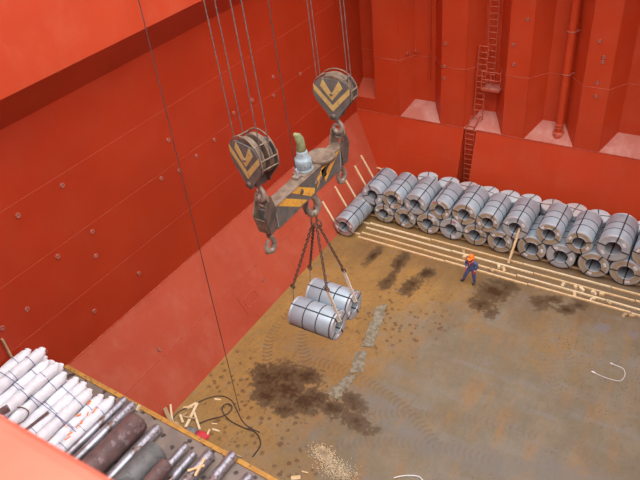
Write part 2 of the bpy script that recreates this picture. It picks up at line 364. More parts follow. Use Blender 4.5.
for z in (11.18, 8.76, 6.33): MB().bar((WX, YN, z), (WX, FY, z), .012, .012).build('weld_seam', 'weld', wl)
for y, z in [(9.94, 10.74), (11.88, 10.79), (10.7, 8.45), (12.38, 8.44), (12.17, 7.42), (8.87, 7.4), (11.25, 5.3), (13.79, 5.32), (16.3, 8.56), (17.37, 8.34), (7.81, 7.4), (17.19, 9.9), (19.84, 8.56), (18.54, 8.43), (24.79, 9.53), (24.62, 8.62), (27.09, 8.74), (22.92, 9.14), (21.46, 9.14), (8.79, 5.3)]:
    obj('lug', lug_me, wl, (WX, y, z), (0, PI / 2, 0))

# lower stool of the far bulkhead, with a ladder niche
NX0, NX1 = 4.62, 5.36
def stool(x0, x1):
    return MB().prism([(SY0, 0), (FY, SZ), (FY + .3, SZ), (FY + .3, -.3), (SY0, -.3)], x0, x1, 'yz')
st = struct('wall_far_lower', stool(-3.0, NX0), 'red_dusty', 'dusty red sloping stool plate under the corrugated bulkhead, beside the side wall', 'wall')
st.data.materials[0] = M['red_bulk']
struct('wall_far_lower', stool(NX1, XR + .3), 'red_bulk', 'long red sloping stool plate behind the coil rows, past the ladder niche', 'wall')
MB().box((NX0 - .05, FY + .15, -.3), (NX1 + .05, FY + .35, SZ)).build('niche_back', 'red_bulk', st)
MB().bar((-3, FY - .01, SZ + .01), (NX0, FY - .01, SZ + .01), .05, .04).build('weld_seam', 'weld', st)
MB().bar((NX1, FY - .01, SZ + .01), (XR, FY - .01, SZ + .01), .05, .04).build('weld_seam', 'weld', st)
MB().bar((-2.3, 32.14, 2.2), (NX0, 32.14, 2.2), .03, .03).build('weld_seam', 'red_bulk', st)

# corrugated bulkhead: flange fronts and recesses
FL = [(-.95, .61), (3.21, 4.59), (6.82, 8.0), (10.68, 11.92), (14.35, 15.6), (18.1, 19.35), (21.85, 23.1), (25.6, 26.85)]
DL = [.36, .78, .72, .8, .72, .72, .72, .72]; DR = [.55, .61, .69, .63, .65, .65, .65, .65]
BT = TOP + 2
prof = [(WX - .2, BY, 5.86)]
for (a, b), l, r in zip(FL, DL, DR): prof += [(a - l, BY, 5.0), (a, FY, SZ), (b, FY, SZ), (b + r, BY, 5.0)]
prof += [(XR + .3, BY, 5.0)]
prof[1] = (FL[0][0] - .36, BY, 5.86); prof[2] = (FL[0][0], FY, 5.0)
mb = MB()
for i in range(len(prof) - 1):
    (x0, y0, z0), (x1, y1, z1) = prof[i], prof[i + 1]
    if i == 2: z0 = SZ
    mb.quad((x0, y0, z0), (x1, y1, z1), (x1, y1, BT), (x0, y0, BT))
bw = struct('wall_far', mb, 'red_bulk', 'red corrugated transverse bulkhead closing the far end of the hold', 'wall')
sol = bw.modifiers.new('thick', 'SOLIDIFY'); sol.thickness = .04; sol.offset = 0
# shedder plates in the feet of the recesses
def shed(x0, x1, b0, b1, zf=SZ, zb=5.0, mat='red_shedder'):
    q = MB(); q.prism([(x0, 0), (x1, 0), (b1, 1), (b0, 1)], 0, 1, 'xy')
    q.v = [(x, FY + (BY - FY) * y, zf + (zb - zf) * y - .05 + .05 * z) for x, y, z in q.v]
    return q.build('shedder_plate', mat, bw)
shed(WX, FL[0][0], WX, FL[0][0] - .36, 5.06, 5.86, 'red_dusty')
MB().box((WX - .1, FY - .01, SZ), (FL[0][0] + .02, FY + .03, 5.06)).build('recess_front_plate', 'red_bulk', bw)
for i in range(len(FL) - 1): shed(FL[i][1], FL[i + 1][0], FL[i][1] + DR[i], FL[i + 1][0] - DL[i + 1])
seam = [(x, y - .026, 7.68) for x, y, z in prof]
MB().tube(seam, .016, 6).build('weld_seam', 'weld', bw)
for x, z in [(3.4, 9.0), (3.36, 7.72), (3.36, 7.03), (7.66, 10.71), (7.06, 9.36), (11.13, 10.01), (11.43, 9.26), (11.41, 9.02), (11.32, 7.95), (11.36, 7.25), (7.16, 8.34)]:
    obj('lug', lug_me, bw, (x, FY - .02, z), (PI / 2, 0, 0))
for x, y0 in ((.95, FY + .55), (1.25, BY)):
    MB().tube([(x, y0, 8.05), (x, y0 - .18, 7.98), (x + .12, y0 - .2, 7.92), (x + .2, y0 - .2, 8.02)], .035, 6).build('bracket_hook', 'lug', bw)
# far end deck and end coaming, right and near sides (out of the picture, they shade the hold)
struct('ceiling', MB().box((-3, 30, TOP + 1), (XR + .3, BY + .3, TOP + 1.3)), 'red', 'red deck plating over the bulkhead', 'ceiling')
struct('trim_2', MB().box((-1.35, 30, TOP + 1), (XR - .9, 30.3, 21.6)), 'red_coaming', 'red hatch end coaming above the bulkhead', 'coaming')
struct('wall_right', MB().box((XR, YN, 0), (XR + .3, BY + .2, 15)), 'red', 'red side plating across the hold', 'wall')
struct('trim_3', MB().box((XR - 1.25, YN, 15.0), (XR - .95, 30.3, 21.6)).prism([(XR - 1.25, 15), (XR + .3, 13.6), (XR + .3, 13.9), (XR - 1.25, 15.3)], YN, BY), 'red_coaming', 'red hatch side coaming across the hold', 'coaming')
struct('wall_near', MB().box((-3, YN - .3, -.3), (XR + .3, YN, 15.5)), 'red', 'red bulkhead under the near hatch end', 'wall')
# near hatch coaming the photographer leans over
nc = [(-1.6, 15.5), (-1.6, 20.88), (-.2, 20.9), (.34, 20.99)]
for i in range(9):
    a = PI / 2 - i / 8 * PI * .9; nc.append((.45 + .1 * math.cos(a), 20.93 + .1 * math.sin(a)))
nc += [(.36, 20.7), (.36, 20.4), (.1, 20.3), (.1, 15.5)]
cm = MB().prism(nc, -1.3, XR - 1.0, 'yz')
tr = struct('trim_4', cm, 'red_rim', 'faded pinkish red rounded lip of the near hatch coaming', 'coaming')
MB().bar((-1.3, .22, 20.95), (XR - 1, .22, 20.95), .09, .05).build('rubber_seal', 'seal', tr)

# ------------------------------------------------------------------ ladders and pipes
def ladder(name, a, b, w, step, label, depth=0.04, group='fixed ladders on the bulkhead'):
    a, b = Vector(a), Vector(b); L = (b - a).length; d = (b - a).normalized()
    t = thing(name, label, 'ladder', a, group=group)
    for s in (-1, 1): MB().bar((s * w / 2, 0, 0), (b - a) + Vector((s * w / 2, 0, 0)), .045, .07).build('stile', 'red_dusty', t)
    me = MB().cyl((-w / 2, 0, 0), (w / 2, 0, 0), .026, 8).mesh('rung', 'weld')
    k = step * .6
    while k < L: obj('rung', me, t, d * k); k += step
    for k in (.15, .5, .85):
        for s in (-1, 1): MB().bar((s * w / 2, 0, 0), (s * w / 2, depth, 0), .03, .03).build('standoff', 'red_dusty', t, d * (L * k))
    return t
ladder('wall_ladder', (5.72, BY - .28, 6.75), (5.72, BY - .28, 14.5), .46, .33, 'long red ladder rising from the landing up the bulkhead recess', .28)
ladder('wall_ladder', (5.3, 33.0, 4.75), (5.38, 33.15, 8.95), .5, .33, 'short red ladder beside the small landing in the bulkhead recess', .5)
ladder('wall_ladder', (4.99, FY + .0, .05), (4.99, FY + .0, 4.15), .5, .33, 'red ladder in the niche of the stool behind the coils', .15)
ladder('wall_ladder', (4.98, FY - .02, 4.22), (5.2, 33.05, 4.9), .46, .28, 'stub ladder lying over the dusty shedder plate under the landing', .02)
ld = thing('ladder_landing', 'small red railed landing platform in the bulkhead recess', 'platform', (5.95, 33.25, 6.6))
MB().box((-.5, -.4, 0), (.5, .45, .05)).build('tread_plate', 'red_shedder', ld)
MB().bar((-.5, -.4, .02), (.5, -.4, .02), .04, .12).build('toe_plate', 'red_dusty', ld)
for z in (.6, 1.05):
    MB().tube([(-.5, -.4, z), (.5, -.4, z), (.5, .3, z + (.15 if z > 1 else 0))], .025, 6).build('rail', 'weld', ld)
for x, y in ((-.5, -.4), (0, -.4), (.5, -.4), (.5, .2)):
    MB().cyl((x, y, 0), (x, y, 1.06), .025, 6).build('rail_post', 'weld', ld)
MB().bar((-.45, .42, -.02), (.0, -.35, -.02), .05, .06).build('bracket', 'red_dusty', ld)
pp = thing('bilge_pipe', 'thick red vertical pipe standing in the bulkhead recess', 'pipe', (9.7, 33.22, 4.55))
MB().cyl((0, 0, 0), (0, 0, 10.4), .2, 20).build('pipe_body', 'red_bulk', pp)
MB().lathe([(.26, -.3), (.3, .1), (.26, .18), (.2, .18)], 24, 'z').build('base_flange', 'weld', pp)
for z in (.42, .6): MB().torus((0, 0, z), .205, .024, (0, 0, 1), 20, 6).build('pipe_collar', 'weld', pp)
for z in (3.4, 5.6, 7.9):
    q = MB().torus((0, 0, z), .21, .03, (0, 0, 1), 20, 6).build('pipe_clamp', 'lug', pp)
    MB().bar((.18, 0, z), (.36, .3, z), .06, .05).build('clamp_arm', 'lug', q)
for x, z0, r, lab in ((1.0, 4.9, .03, 'thin red sounding pipe in the recess behind the far hook block'), (2.12, 6.35, .05, 'red sounding pipe ending in an elbow above the shedder plate')):
    p = thing('sounding_pipe', lab, 'pipe', (x, BY - .12, z0))
    MB().cyl((0, 0, 0), (0, 0, 14.8 - z0), r, 10).build('pipe_body', 'red_bulk', p)
    for z in (2.2, 5.2): MB().bar((0, 0, z), (0, .12, z), .08, .05).build('pipe_clamp', 'lug', p)

# ------------------------------------------------------------------ steel coils
def coil_meshes():
    """unit coil: radius .65, axis along y from 0 to 1.75, centred on the axis"""
    R, L, B = .65, 1.75, .34; d = {}
    d['body'] = MB().lathe([(R - .012, .05), (R, .06), (R, L - .06), (R - .012, L - .05)], 56)
    d['rim'] = MB().lathe([(R - .09, -.004), (R - .012, -.004), (R + .004, .012), (R + .004, .075), (R - .01, .08)], 56)
    d['face'] = MB().lathe([(B, .006), (R - .08, .003)], 56)
    d['bore'] = MB().lathe([(B, .004), (B, L - .004)], 40)
    d['core_ring'] = MB().lathe([(B - .012, .02), (B - .012, -.004), (B + .03, -.006), (B + .035, .006)], 40)
    def hoop(y): return MB().lathe([(R - .002, y - .022), (R + .009, y - .018), (R + .009, y + .018), (R - .002, y + .022)], 56)
    d['hoop'] = hoop(0)
    w = .028; e = .012; prof = [(R + e, -e), (R + e, L + e), (B - e, L + e), (B - e, -e)]
    vs = []; 
    for r, y in prof:
        for rr in (r, ):
            vs += [(-w, y, rr), (w, y, rr)]
    prof2 = [(R - .004, .004), (R - .004, L - .004), (B + .004, L - .004), (B + .004, .004)]
    for r, y in prof2: vs += [(-w, y, r), (w, y, r)]
    fs = []
    for i in range(4):
        j = (i + 1) % 4; fs += [(2 * i, 2 * j, 2 * j + 1, 2 * i + 1), (2 * i, 8 + 2 * i, 8 + 2 * j, 2 * j), (2 * i + 1, 2 * j + 1, 9 + 2 * j, 9 + 2 * i)]
    d['eye'] = MB().add(vs, fs)
    d['label'] = MB().prism([(-.1, .42), (.1, .42), (.1, .54), (-.1, .54)], -.008, .004)
    d['spray'] = MB().prism([(.09 * math.cos(a) * (1 + .3 * math.sin(3 * a)), .56 + .06 * math.sin(a)) for a in [2 * PI * i / 10 for i in range(10)]], -.008, .004)
    return d
CM = coil_meshes(); CACHE = {}
def cmesh(k, mat):
    if (k, mat) not in CACHE: CACHE[(k, mat)] = CM[k].mesh(k, mat)
    return CACHE[(k, mat)]
def coil(loc, D, label, group, face='face_grey', wrap='wrap', L=2.05, rz=0.0, phase=None, eyes=4, hoops=(.33, .6), spray=None, tags=2):
    """loc: the lowest point under the front face"""
    t = thing('steel_coil', label, 'steel coil', loc, (0, 0, rz), group)
    sc = D / 1.3; sy = L / 1.75; S = (sc, sy, sc); P = (0, 0, D / 2)
    ph = random.uniform(0, PI / 2) if phase is None else phase
    def part(name, k, mat, rot=0.0, y=0.0, flip=False):
        o = obj(name, cmesh(k, mat), t, (0, y, D / 2), (0, rot, PI if flip else 0)); o.scale = S; return o
    part('wrap_body', 'body', wrap); part('bore_liner', 'bore', 'bore')
    for fl in (False, True):
        y = L if fl else 0
        part('edge_protector', 'rim', 'rim', 0, y, fl); part('end_disc', 'face', face, 0, y, fl); part('core_ring', 'core_ring', 'rim', 0, y, fl)
    for h in hoops: part('hoop_strap', 'hoop', 'strap', 0, h * L)
    for i in range(eyes): part('eye_strap', 'eye', 'strap', ph + 2 * PI * i / eyes)
    for i in range(tags): part('paper_label', 'label', 'tag', ph + .75 + i * random.choice((2.1, 3.1, 4.2)))
    if spray is not None: part('spray_mark', 'spray', 'pink', spray)
    return t
BAT = 0.07       # the coils lie on battens
BX = [.5, 1.91, 3.22, 4.6, 5.95, 7.28, 8.66, 10.3, 11.77, 13.36, 14.84, 16.35]
BD = [1.25, 1.2, 1.28, 1.32, 1.32, 1.3, 1.32, 1.45, 1.42, 1.46, 1.48, 1.48]
BF = ['face_grey', 'face_tan', 'face_tan', 'face_tan', 'face_grey', 'face_tan', 'face_tan', 'face_tan', 'face_grey', 'face_tan', 'face_tan', 'face_tan']
BXh = BX[:]; BXh[0] = .46
for i, (x, D, f) in enumerate(zip(BXh, BD, BF)):
    coil((x, 27.82 + random.uniform(-.05, .05), BAT), D, 'strapped steel coil on the floor, %s in the bottom row from the hopper slope' % ORD[i], 'steel coils in the bottom row', f, spray=(.3 if i == 4 else None), phase=random.choice((.0, .5, .8, 1.1)))
coil((.46, 25.72, BAT), 1.25, 'lone steel coil in front of the bottom row, against the hopper slope', 'steel coils in the bottom row', 'face_pink', phase=.55)
TD = [1.3, 1.26, 1.3, 1.2, 1.32, 1.22, 1.32, 1.26, 1.27, 1.46, 1.36]
TF = ['face_grey', 'face_tan', 'face_grey', 'face_tan', 'face_tan', 'face_tan', 'face_grey', 'face_tan', 'face_tan', 'face_grey', 'face_tan']
for i, (D, f) in enumerate(zip(TD, TF)):
    x0, x1 = BXh[i], BXh[i + 1]; r0, r1, r = BD[i] / 2, BD[i + 1] / 2, D / 2
    p0 = Vector((x0, BAT + r0)); p1 = Vector((x1, BAT + r1)); a, b = r0 + r + .012, r1 + r + .012
    dv = p1 - p0; dl = dv.length; u = (a * a - b * b + dl * dl) / (2 * dl); h = math.sqrt(a * a - u * u)
    c = p0 + dv / dl * u + Vector((-dv.y, dv.x)) / dl * h
    coil((c.x, 27.8 + random.uniform(-.06, .06), c.y - r), D, 'steel coil resting on two others, %s in the upper tier from the hopper slope' % ORD[i], 'steel coils in the upper tier', f, wrap='wrap_b' if i % 3 else 'wrap', spray=(-.7 if i == 3 else None), phase=random.choice((.2, .35, .5, 1.25)))
# upright coils with closed lids against the bulkhead
UX = [3.37, 4.66, 5.82, 7.0, 8.14, 9.3, 10.48, 11.64, 12.8, 13.96, 15.12, 16.3]
def upright(loc, r, h, label, mat):
    t = thing('upright_coil', label, 'steel coil', loc, group='upright lidded coils behind the stacked coils')
    MB().lathe([(r, 0), (r, h - .02)], 40, 'z').build('wrap_body', 'wrap', t)
    MB().lathe([(r + .012, h - .1), (r + .012, h), (r - .03, h + .012), (.001, h + .02)], 40, 'z').build('lid', mat, t)
    a0 = random.uniform(-.3, .3)
    for k in range(2):
        a = a0 + k * PI / 2; c, s = math.cos(a), math.sin(a); e = r + .022
        MB().bar((-c * e, -s * e, h + .026), (c * e, s * e, h + .026), .045, .012).bar((-c * e, -s * e, .1), (-c * e, -s * e, h + .03), .045, .02).bar((c * e, s * e, .1), (c * e, s * e, h + .03), .045, .02).build('strap', 'strap', t)
    for z in (.4, h - .35): MB().lathe([(r, z - .02), (r + .01, z - .02), (r + .01, z + .02), (r, z + .02)], 40, 'z').build('hoop_strap', 'strap', t)
for i, x in enumerate(UX):
    rose = i in (2, 6, 7, 9, 11)
    upright((x, 30.56 + random.uniform(-.04, .04), 0), .57, 1.84 + random.uniform(-.05, .05), '%s lidded coil standing upright behind the stack, %s from the slope' % ('rosy grey' if rose else 'pale grey', ORD[i]), 'lid_rose' if rose else 'lid_pale')

# ------------------------------------------------------------------ dunnage timber
LN = [(25.97, 'line farthest from the coil row'), (26.42, 'second line from the open floor'), (26.93, 'third line from the open floor'), (27.42, 'line right in front of the coil row')]
for k, (y, lab) in enumerate(LN):
    x = 1.2; i = 0; ln = [5.2, 4.4, 4.8, 5.6] if k % 2 == 0 else [3.8, 5.1, 4.3, 5.0]
    for L in ln:
        x1 = min(x + L, 18.5); a = random.uniform(-.012, .012); z = .035
        o = MB().bar((0, 0, 0), (x1 - x - .04, a * L, 0), .09 + random.uniform(-.005, .02), .07).build('timber_batten', random.choice(['wood', 'wood_light', 'wood']), None, (x, y + random.uniform(-.03, .03), z))
        tag(o, 'pale timber batten on the floor in the ' + lab, 'batten', 'timber battens laid on the floor'); x = x1
        if x >= 18.4: break
for k, y in enumerate((28.2, 29.2)):
    for i in range(3):
        o = MB().box((0, -.06, 0), (5.6, .06, .07)).build('timber_batten', 'wood', None, (.2 + i * 5.65, y, 0))
        tag(o, 'pale timber batten lying under the bottom row of coils', 'batten', 'timber battens under the coils')
for x0, x1, y in ((.25, 1.6, 26.0), (.25, 1.6, 27.1)):
    o = MB().box((x0, -.05, 0), (x1 - .42, .05, .068)).build('timber_batten', 'wood', None, (0, y + .22, 0))
    tag(o, 'short timber batten under the lone coil', 'batten', 'timber battens under the coils')
for y, s0, s1 in ((26.0, .5, 2.06), (27.5, .62, 2.18), (28.58, .6, 1.98), (29.91, .75, 2.24), (30.9, .78, 2.43)):
    a = on_hop(y, s0 * 1.0, .035); b = on_hop(y, s1, .035)
    o = MB().bar((0, 0, 0), b - a, .1, .06).build('timber_stick', 'wood_light', None, a)
    tag(o, 'pale timber stick leaning up the red hopper slope beside the coils', 'timber', 'timber sticks on the hopper slope')
a = Vector((-.55, 31.72, .95)); o = MB().bar((0, 0, 0), (.8, -.02, -.08), .1, .06).build('timber_stick', 'wood', None, a)
tag(o, 'pale timber stick lying flat across the corner of stool and hopper slope', 'timber')
o = MB().bar((0, 0, 0), (.2, .78, 1.78), .11, .07).build('leaning_plank', 'wood', None, (9.4, 27.16, .05))
tag(o, 'pale plank leaning from the floor into the bore of an upper coil', 'plank')
for i, (x, y) in enumerate([(9.05, 26.7), (9.32, 26.62), (8.84, 26.2), (12.32, 26.67), (12.89, 26.7), (12.97, 26.2), (13.2, 26.66), (13.76, 26.68), (14.12, 26.7), (13.82, 26.2), (14.56, 26.2), (15.36, 25.72), (15.67, 25.75), (6.95, 27.14), (7.2, 26.69)]):
    w = random.uniform(.09, .15)
    o = MB().prism([(-w, 0), (w, 0), (w, .1), (-w * .2, .15)] if i % 2 else [(-w, 0), (w, 0), (w, .14), (-w, .14)], -.07, .07).build('wood_block', random.choice(['wood', 'wood_light', 'wood_old']), None, (x, y, 0), (0, 0, random.uniform(0, 3)))
    tag(o, 'small wooden chock lying among the timber battens', 'wood block', 'wooden chocks among the battens')

# ------------------------------------------------------------------ crane: hook blocks, ropes, spreader beam
def block(loc, rz, label, dp=.22):
    """local: x across the cheek, y depth, z up; origin at the lower pin"""
    t = thing('hook_block', label, 'hook block', loc, (0, 0, rz))
    ck = []
    cz = .82
    for i in range(25):
        a = math.radians(-38 + i * (256 / 24)); x = .7 * math.cos(a); z = cz + .62 * math.sin(a)
        ck.append((x, min(z, cz + .5)))
    ck += [(-.2, .02), (-.17, -.1), (0, -.17), (.17, -.1), (.2, .02)]
    for s in (-1, 1):
        c = MB().prism(ck, s * dp - .02, s * dp + .02).build('cheek_plate', 'grey_paint', t)
        yy = s * (dp + .026)
        for k, zz in enumerate((.02, .42)):
            for q in (-1, 1):
                w = .17; top = .675 if k == 0 else .46
                pts = [(0, .16 + zz), (q * top, zz + .16 + top * 1.05), (q * top, zz + .16 + top * 1.05 + w * 1.25), (0, .16 + zz + w * 1.4)]
                pts = [(x, min(z, cz + .49)) for x, z in pts]
                if k == 1: pts[1] = (q * .42, min(pts[1][1], cz + .49)); pts[2] = (q * .3, cz + .49)
                MB().prism(pts, yy - .005, yy + .005).build('chevron_stripe', 'yellow_dull', c)
        MB().lathe([(.001, yy + s * .05), (.05, yy + s * .05), (.055, yy), (.055, yy - s * .02)], 12).build('axle_bolt', 'iron_brown', c, (0, 0, cz))
        MB().lathe([(.001, yy + s * .06), (.09, yy + s * .06), (.1, yy), (.1, yy - s * .02)], 14).build('pin_head', 'iron', c)
    for y in (-dp * .5, dp * .5):
        MB().lathe([(.2, y - .06), (.56, y - .06), (.62, y - .075), (.62, y - .05), (.55, y), (.62, y + .05), (.62, y + .075), (.56, y + .06), (.2, y + .06)], 40).build('sheave', 'iron_brown', t, (0, 0, cz))
    MB().cyl((0, -dp, cz), (0, dp, cz), .22, 20).build('axle', 'iron', t)
    # rope guard cage round the back of the sheaves
    for s in (-dp + .02, dp - .02):
        MB().tube([(.73 * math.cos(a), s, cz + .7 * math.sin(a)) for a in [math.radians(-20 + i * 11) for i in range(20)]], .022, 6).build('guard_hoop', 'iron_brown', t)
    for a in (-12, 12, 48, 132, 168, 192):
        a = math.radians(a); MB().cyl((.72 * math.cos(a), -dp, cz + .69 * math.sin(a)), (.72 * math.cos(a), dp, cz + .69 * math.sin(a)), .022, 6).build('guard_bar', 'iron_brown', t)
    MB().box((-.14, -.2, -.12), (.14, .2, .14)).build('trunnion', 'iron', t)
    hk = [(0, 0, -.1), (0, 0, -.26), (.1, 0, -.36), (.17, 0, -.5), (.12, 0, -.66), (0, 0, -.72), (-.13, 0, -.67), (-.19, 0, -.53), (-.15, 0, -.42)]
    MB().tube(hk, [.07, .07, .075, .085, .095, .095, .085, .06, .03], 10).build('hook', 'hook', t)
    return t
BM = Vector((5.72, 15.35, 0))
LBP = Vector((5.74, 13.0, 12.35)); RBP = Vector((5.74, 17.62, 12.33)); LRZ = math.radians(-15)
block(LBP, LRZ, 'yellow chevron hook block over the beam end away from the bulkhead', .32)
block(RBP, 0.03, 'yellow chevron hook block over the beam end towards the bulkhead')
for P, rz, nm, lean in ((LBP, LRZ, 'away from the bulkhead', (-.042, .0)), (RBP, 0.03, 'towards the bulkhead', (-.034, .0))):
    m = Matrix.Rotation(rz, 3, 'Z')
    for x in (-.585, .585):
        for y in ((-.16, .16) if P is LBP else (-.11, .11)):
            a = P + m @ Vector((x, y, .82)); b = a + Vector((lean[0], lean[1], 1)) * 30
            o = MB().tube([(0, 0, 0), b - a], .017, 6).build('hoist_rope', 'rope', None, a)
            tag(o, 'vertical wire hoist rope running up from the hook block ' + nm, 'wire rope', 'hoist ropes of the block ' + nm)

sp = thing('spreader_beam', 'worn grey lifting beam with yellow hazard stripes hanging under two hook blocks', 'lifting beam', (BM.x, BM.y, 10.4))
HW = .2; Y0, Y1 = -2.3, 2.28; HB = .79
MB().prism([(Y0, .04), (Y0 + .5, 0), (Y1 - .5, 0), (Y1, .06), (Y1, HB), (Y0, HB)], -HW, HW, 'yz').build('beam_body', 'grey_paint', sp)
tp = MB().box((-HW - .03, Y0 + .1, HB), (HW + .03, Y1 - .1, HB + .03)).build('top_flange', 'iron_brown', sp)
MB().box((-HW - .03, Y0 + .3, -.03), (HW + .03, Y1 - .3, 0)).build('bottom_flange', 'iron', sp)
for k, (yc, sg) in enumerate(((Y0, -1), (Y1, 1))):
    poly = [(yc - sg * .3, HB - .02), (yc - sg * .12, 1.32), (yc + sg * .02, 1.34), (yc + sg * .3, .75), (yc + sg * .12, .02), (yc - sg * .2, .05)]
    for s in (-1, 1):
        MB().prism(poly, s * (HW + .02) - .02, s * (HW + .02) + .02, 'yz').build('end_bracket', 'iron_brown' if s < 0 else 'iron', sp)
    MB().bar((0, yc + sg * .14, .06), (0, yc + sg * .27, .62), 2 * HW, .03).build('end_plate', 'iron_brown', sp)
    pin = MB().cyl((-HW - .07, yc + sg * .02, 1.12), (HW + .07, yc + sg * .02, 1.12), .07, 12).build('bracket_pin', 'iron', sp)
    # hanging ring that the block's hook holds
    MB().torus((0, yc + sg * .02, 1.25), .2, .055, (0, 1, 0), 20, 8, 1.25).build('lifting_ring', 'hook', sp)
    # small swivel hook under the beam end
    yh = yc - sg * .02
    sw = MB().cyl((0, yh, .05), (0, yh, -.2), .075, 12).build('swivel', 'iron', sp)
    hk = [(0, yh, -.16), (.03, yh + .1, -.3), (.05, yh + .16, -.5), (.03, yh + .11, -.7), (0, yh, -.78), (-.03, yh - .13, -.71), (-.04, yh - .17, -.55), (-.03, yh - .12, -.4), (0, yh - .04, -.3)]
    MB().tube(hk, [.08, .08, .09, .1, .105, .1, .085, .06, .05], 10).build('end_hook', 'hook', sp)
# centre hook
sw = MB().cyl((0, .28, 0), (0, .28, -.22), .1, 14).build('swivel', 'iron', sp)
hk = [(0, .28, -.18), (.06, .38, -.36), (.08, .46, -.58), (.05, .42, -.82), (0, .28, -.93), (-.05, .12, -.86), (-.07, .05, -.68), (-.06, .08, -.52)]
MB().tube(hk, [.11, .12, .135, .15, .15, .12, .08, .04], 12).build('centre_hook', 'hook', sp)
MB().tube([(-.05, .06, -.3), (-.12, -.06, -.55), (-.1, -.02, -.8)], [.05, .07, .04], 8).build('hook_latch', 'iron', sp)
# painted stripes on both webs (y,z on the web)
oy, oz = BM.y, 10.4
ST = [[(13.5, 11.14), (13.92, 11.17), (15.07, 10.42), (14.62, 10.42)], [(14.25, 11.17), (14.65, 11.17), (15.58, 10.58), (15.5, 10.42), (15.3, 10.42)],
      [(15.72, 10.5), (15.66, 10.75), (16.2, 11.12), (16.5, 11.12)], [(16.25, 10.44), (16.2, 10.72), (17.0, 11.15), (17.3, 11.15)]]
for s in (-1, 1):
    for pl in ST:
        MB().prism([(y - oy, z - oz) for y, z in pl], s * (HW + .002) - .004, s * (HW + .002) + .004, 'yz').build('hazard_stripe', 'yellow', sp)
    for y in (-.55, .35, .62):
        MB().lathe([(.001, .03), (.09, .03), (.1, 0)], 14, 'x').build('pin_boss', 'iron_brown' if y > 0 else 'iron', sp, (s * HW, y, .32 if y > 0 else .5), (0, 0, 0 if s > 0 else PI))
    MB().box((s * HW - .006, 0.7, .25), (s * HW + .006, 1.0, .6)).build('web_opening_shade', 'strap', sp)  # no hole cut: thin black plate stands in for the shade inside an opening
    wl_ = MB().bar((s * HW, Y0 + .32, .05), (s * HW, Y0 + .3, HB), .03, .02).build('weld_bead', 'rim', sp)
    MB().bar((s * HW, Y1 - .36, .05), (s * HW, Y1 - .3, HB), .03, .02).build('weld_bead', 'rim', sp)
# slewing turntable and motor on top
MB().lathe([(.001, HB + .1), (.36, HB + .1), (.38, HB + .13), (.49, HB + .13), (.5, HB + .1), (.5, HB + .0), (.38, HB - .04)], 40, 'z').build('turntable', 'iron_brown', sp, (-.04, 1.12, 0))
MB().box((-.26, -.25, HB), (.26, .7, HB + .06)).build('mounting_plate', 'iron_brown', sp, (-.08, .05, 0))
mo = MB().lathe([(.32, .0), (.33, .06), (.27, .07), (.29, .12), (.29, .38), (.24, .44), (.19, .46), (.19, .66), (.16, .7), (.001, .7)], 28, 'z').build('slewing_motor', 'motor', sp, (-.14, .2, HB + .06))
for a in range(6): MB().box((.27, -.02, .14), (.31, .02, .36)).build('cooling_rib', 'motor', mo, (0, 0, 0), (0, 0, a * PI / 3))
MB().tube([(0, 0, .68), (-.02, 0, .8), (.02, -.02, .95), (-.03, 0, 1.08), (-.1, 0, 1.2), (-.22, -.02, 1.27)], [.16, .17, .14, .15, .13, .05], 10).build('canvas_cover', 'canvas', mo)
MB().box((-.1, -.1, HB), (.12, .12, HB + .14)).build('cable_clamp', 'hook', sp, (-.06, -.38, 0))
MB().tube([(-.05, -.38, HB + .1), (.02, -.4, HB + .3), (-.05, -.38, HB + .42)], .04, 8).build('cable_shackle', 'rim', sp)
a = Vector((5.67, 14.97, 11.58)); o = MB().tube([(0, 0, 0), (-.9, .0, 26)], .016, 6).build('power_cable', 'cable', None, a)
tag(o, 'thin dark power cable dropping to the clamp on the lifting beam', 'cable')

# ------------------------------------------------------------------ suspended coils and chain sling
CC = Vector((5.72, 15.66, 4.42)); SL = 1.9; SD = 1.17
for k, s in enumerate((-1, 1)):
    coil((CC.x + SL / 2, CC.y + s * .605, CC.z), SD, 'bright steel coil hanging in the chain sling, ' + ('on the side away from the stacked coils' if s < 0 else 'on the side towards the stacked coils'), 'steel coils hanging in the sling', 'face_grey', 'wrap_b', SL, PI / 2, phase=-.4, hoops=(.05, .36, .66), spray=.2 if s > 0 else None)
def chain(pts, r=.021, pitch=.115):
    mb = MB(); a, b = Vector(pts[0]), Vector(pts[1]); d = b - a; L = d.length; d.normalize()
    u = d.cross(Vector((0, 1, 0))).normalized(); w = d.cross(u); n = int(L / pitch)
    for i in range(n):
        c = a + d * (i + .5) * L / n; q = u if i % 2 else w
        lk = []
        for k in range(10):
            g = 2 * PI * k / 10; lk.append(c + q * math.cos(g) * .045 + d * math.sin(g) * .085)
        mb.tube(lk, r, 5, closed=True)
    return mb
sg = thing('chain_sling', 'rusty four legged chain sling hanging from the centre hook of the beam', 'chain sling', (BM.x, BM.y + .28, 9.42))
MB().torus((0, -.04, -.2), .17, .035, (1, 0, 0), 20, 8, 1.5).build('master_link', 'chain', sg)
MB().torus((0.1, .1, -.42), .1, .03, (0, 1, 0), 14, 8, 1.4).build('link_ring', 'chain', sg)
o3 = Vector((BM.x, BM.y + .28, 9.42))
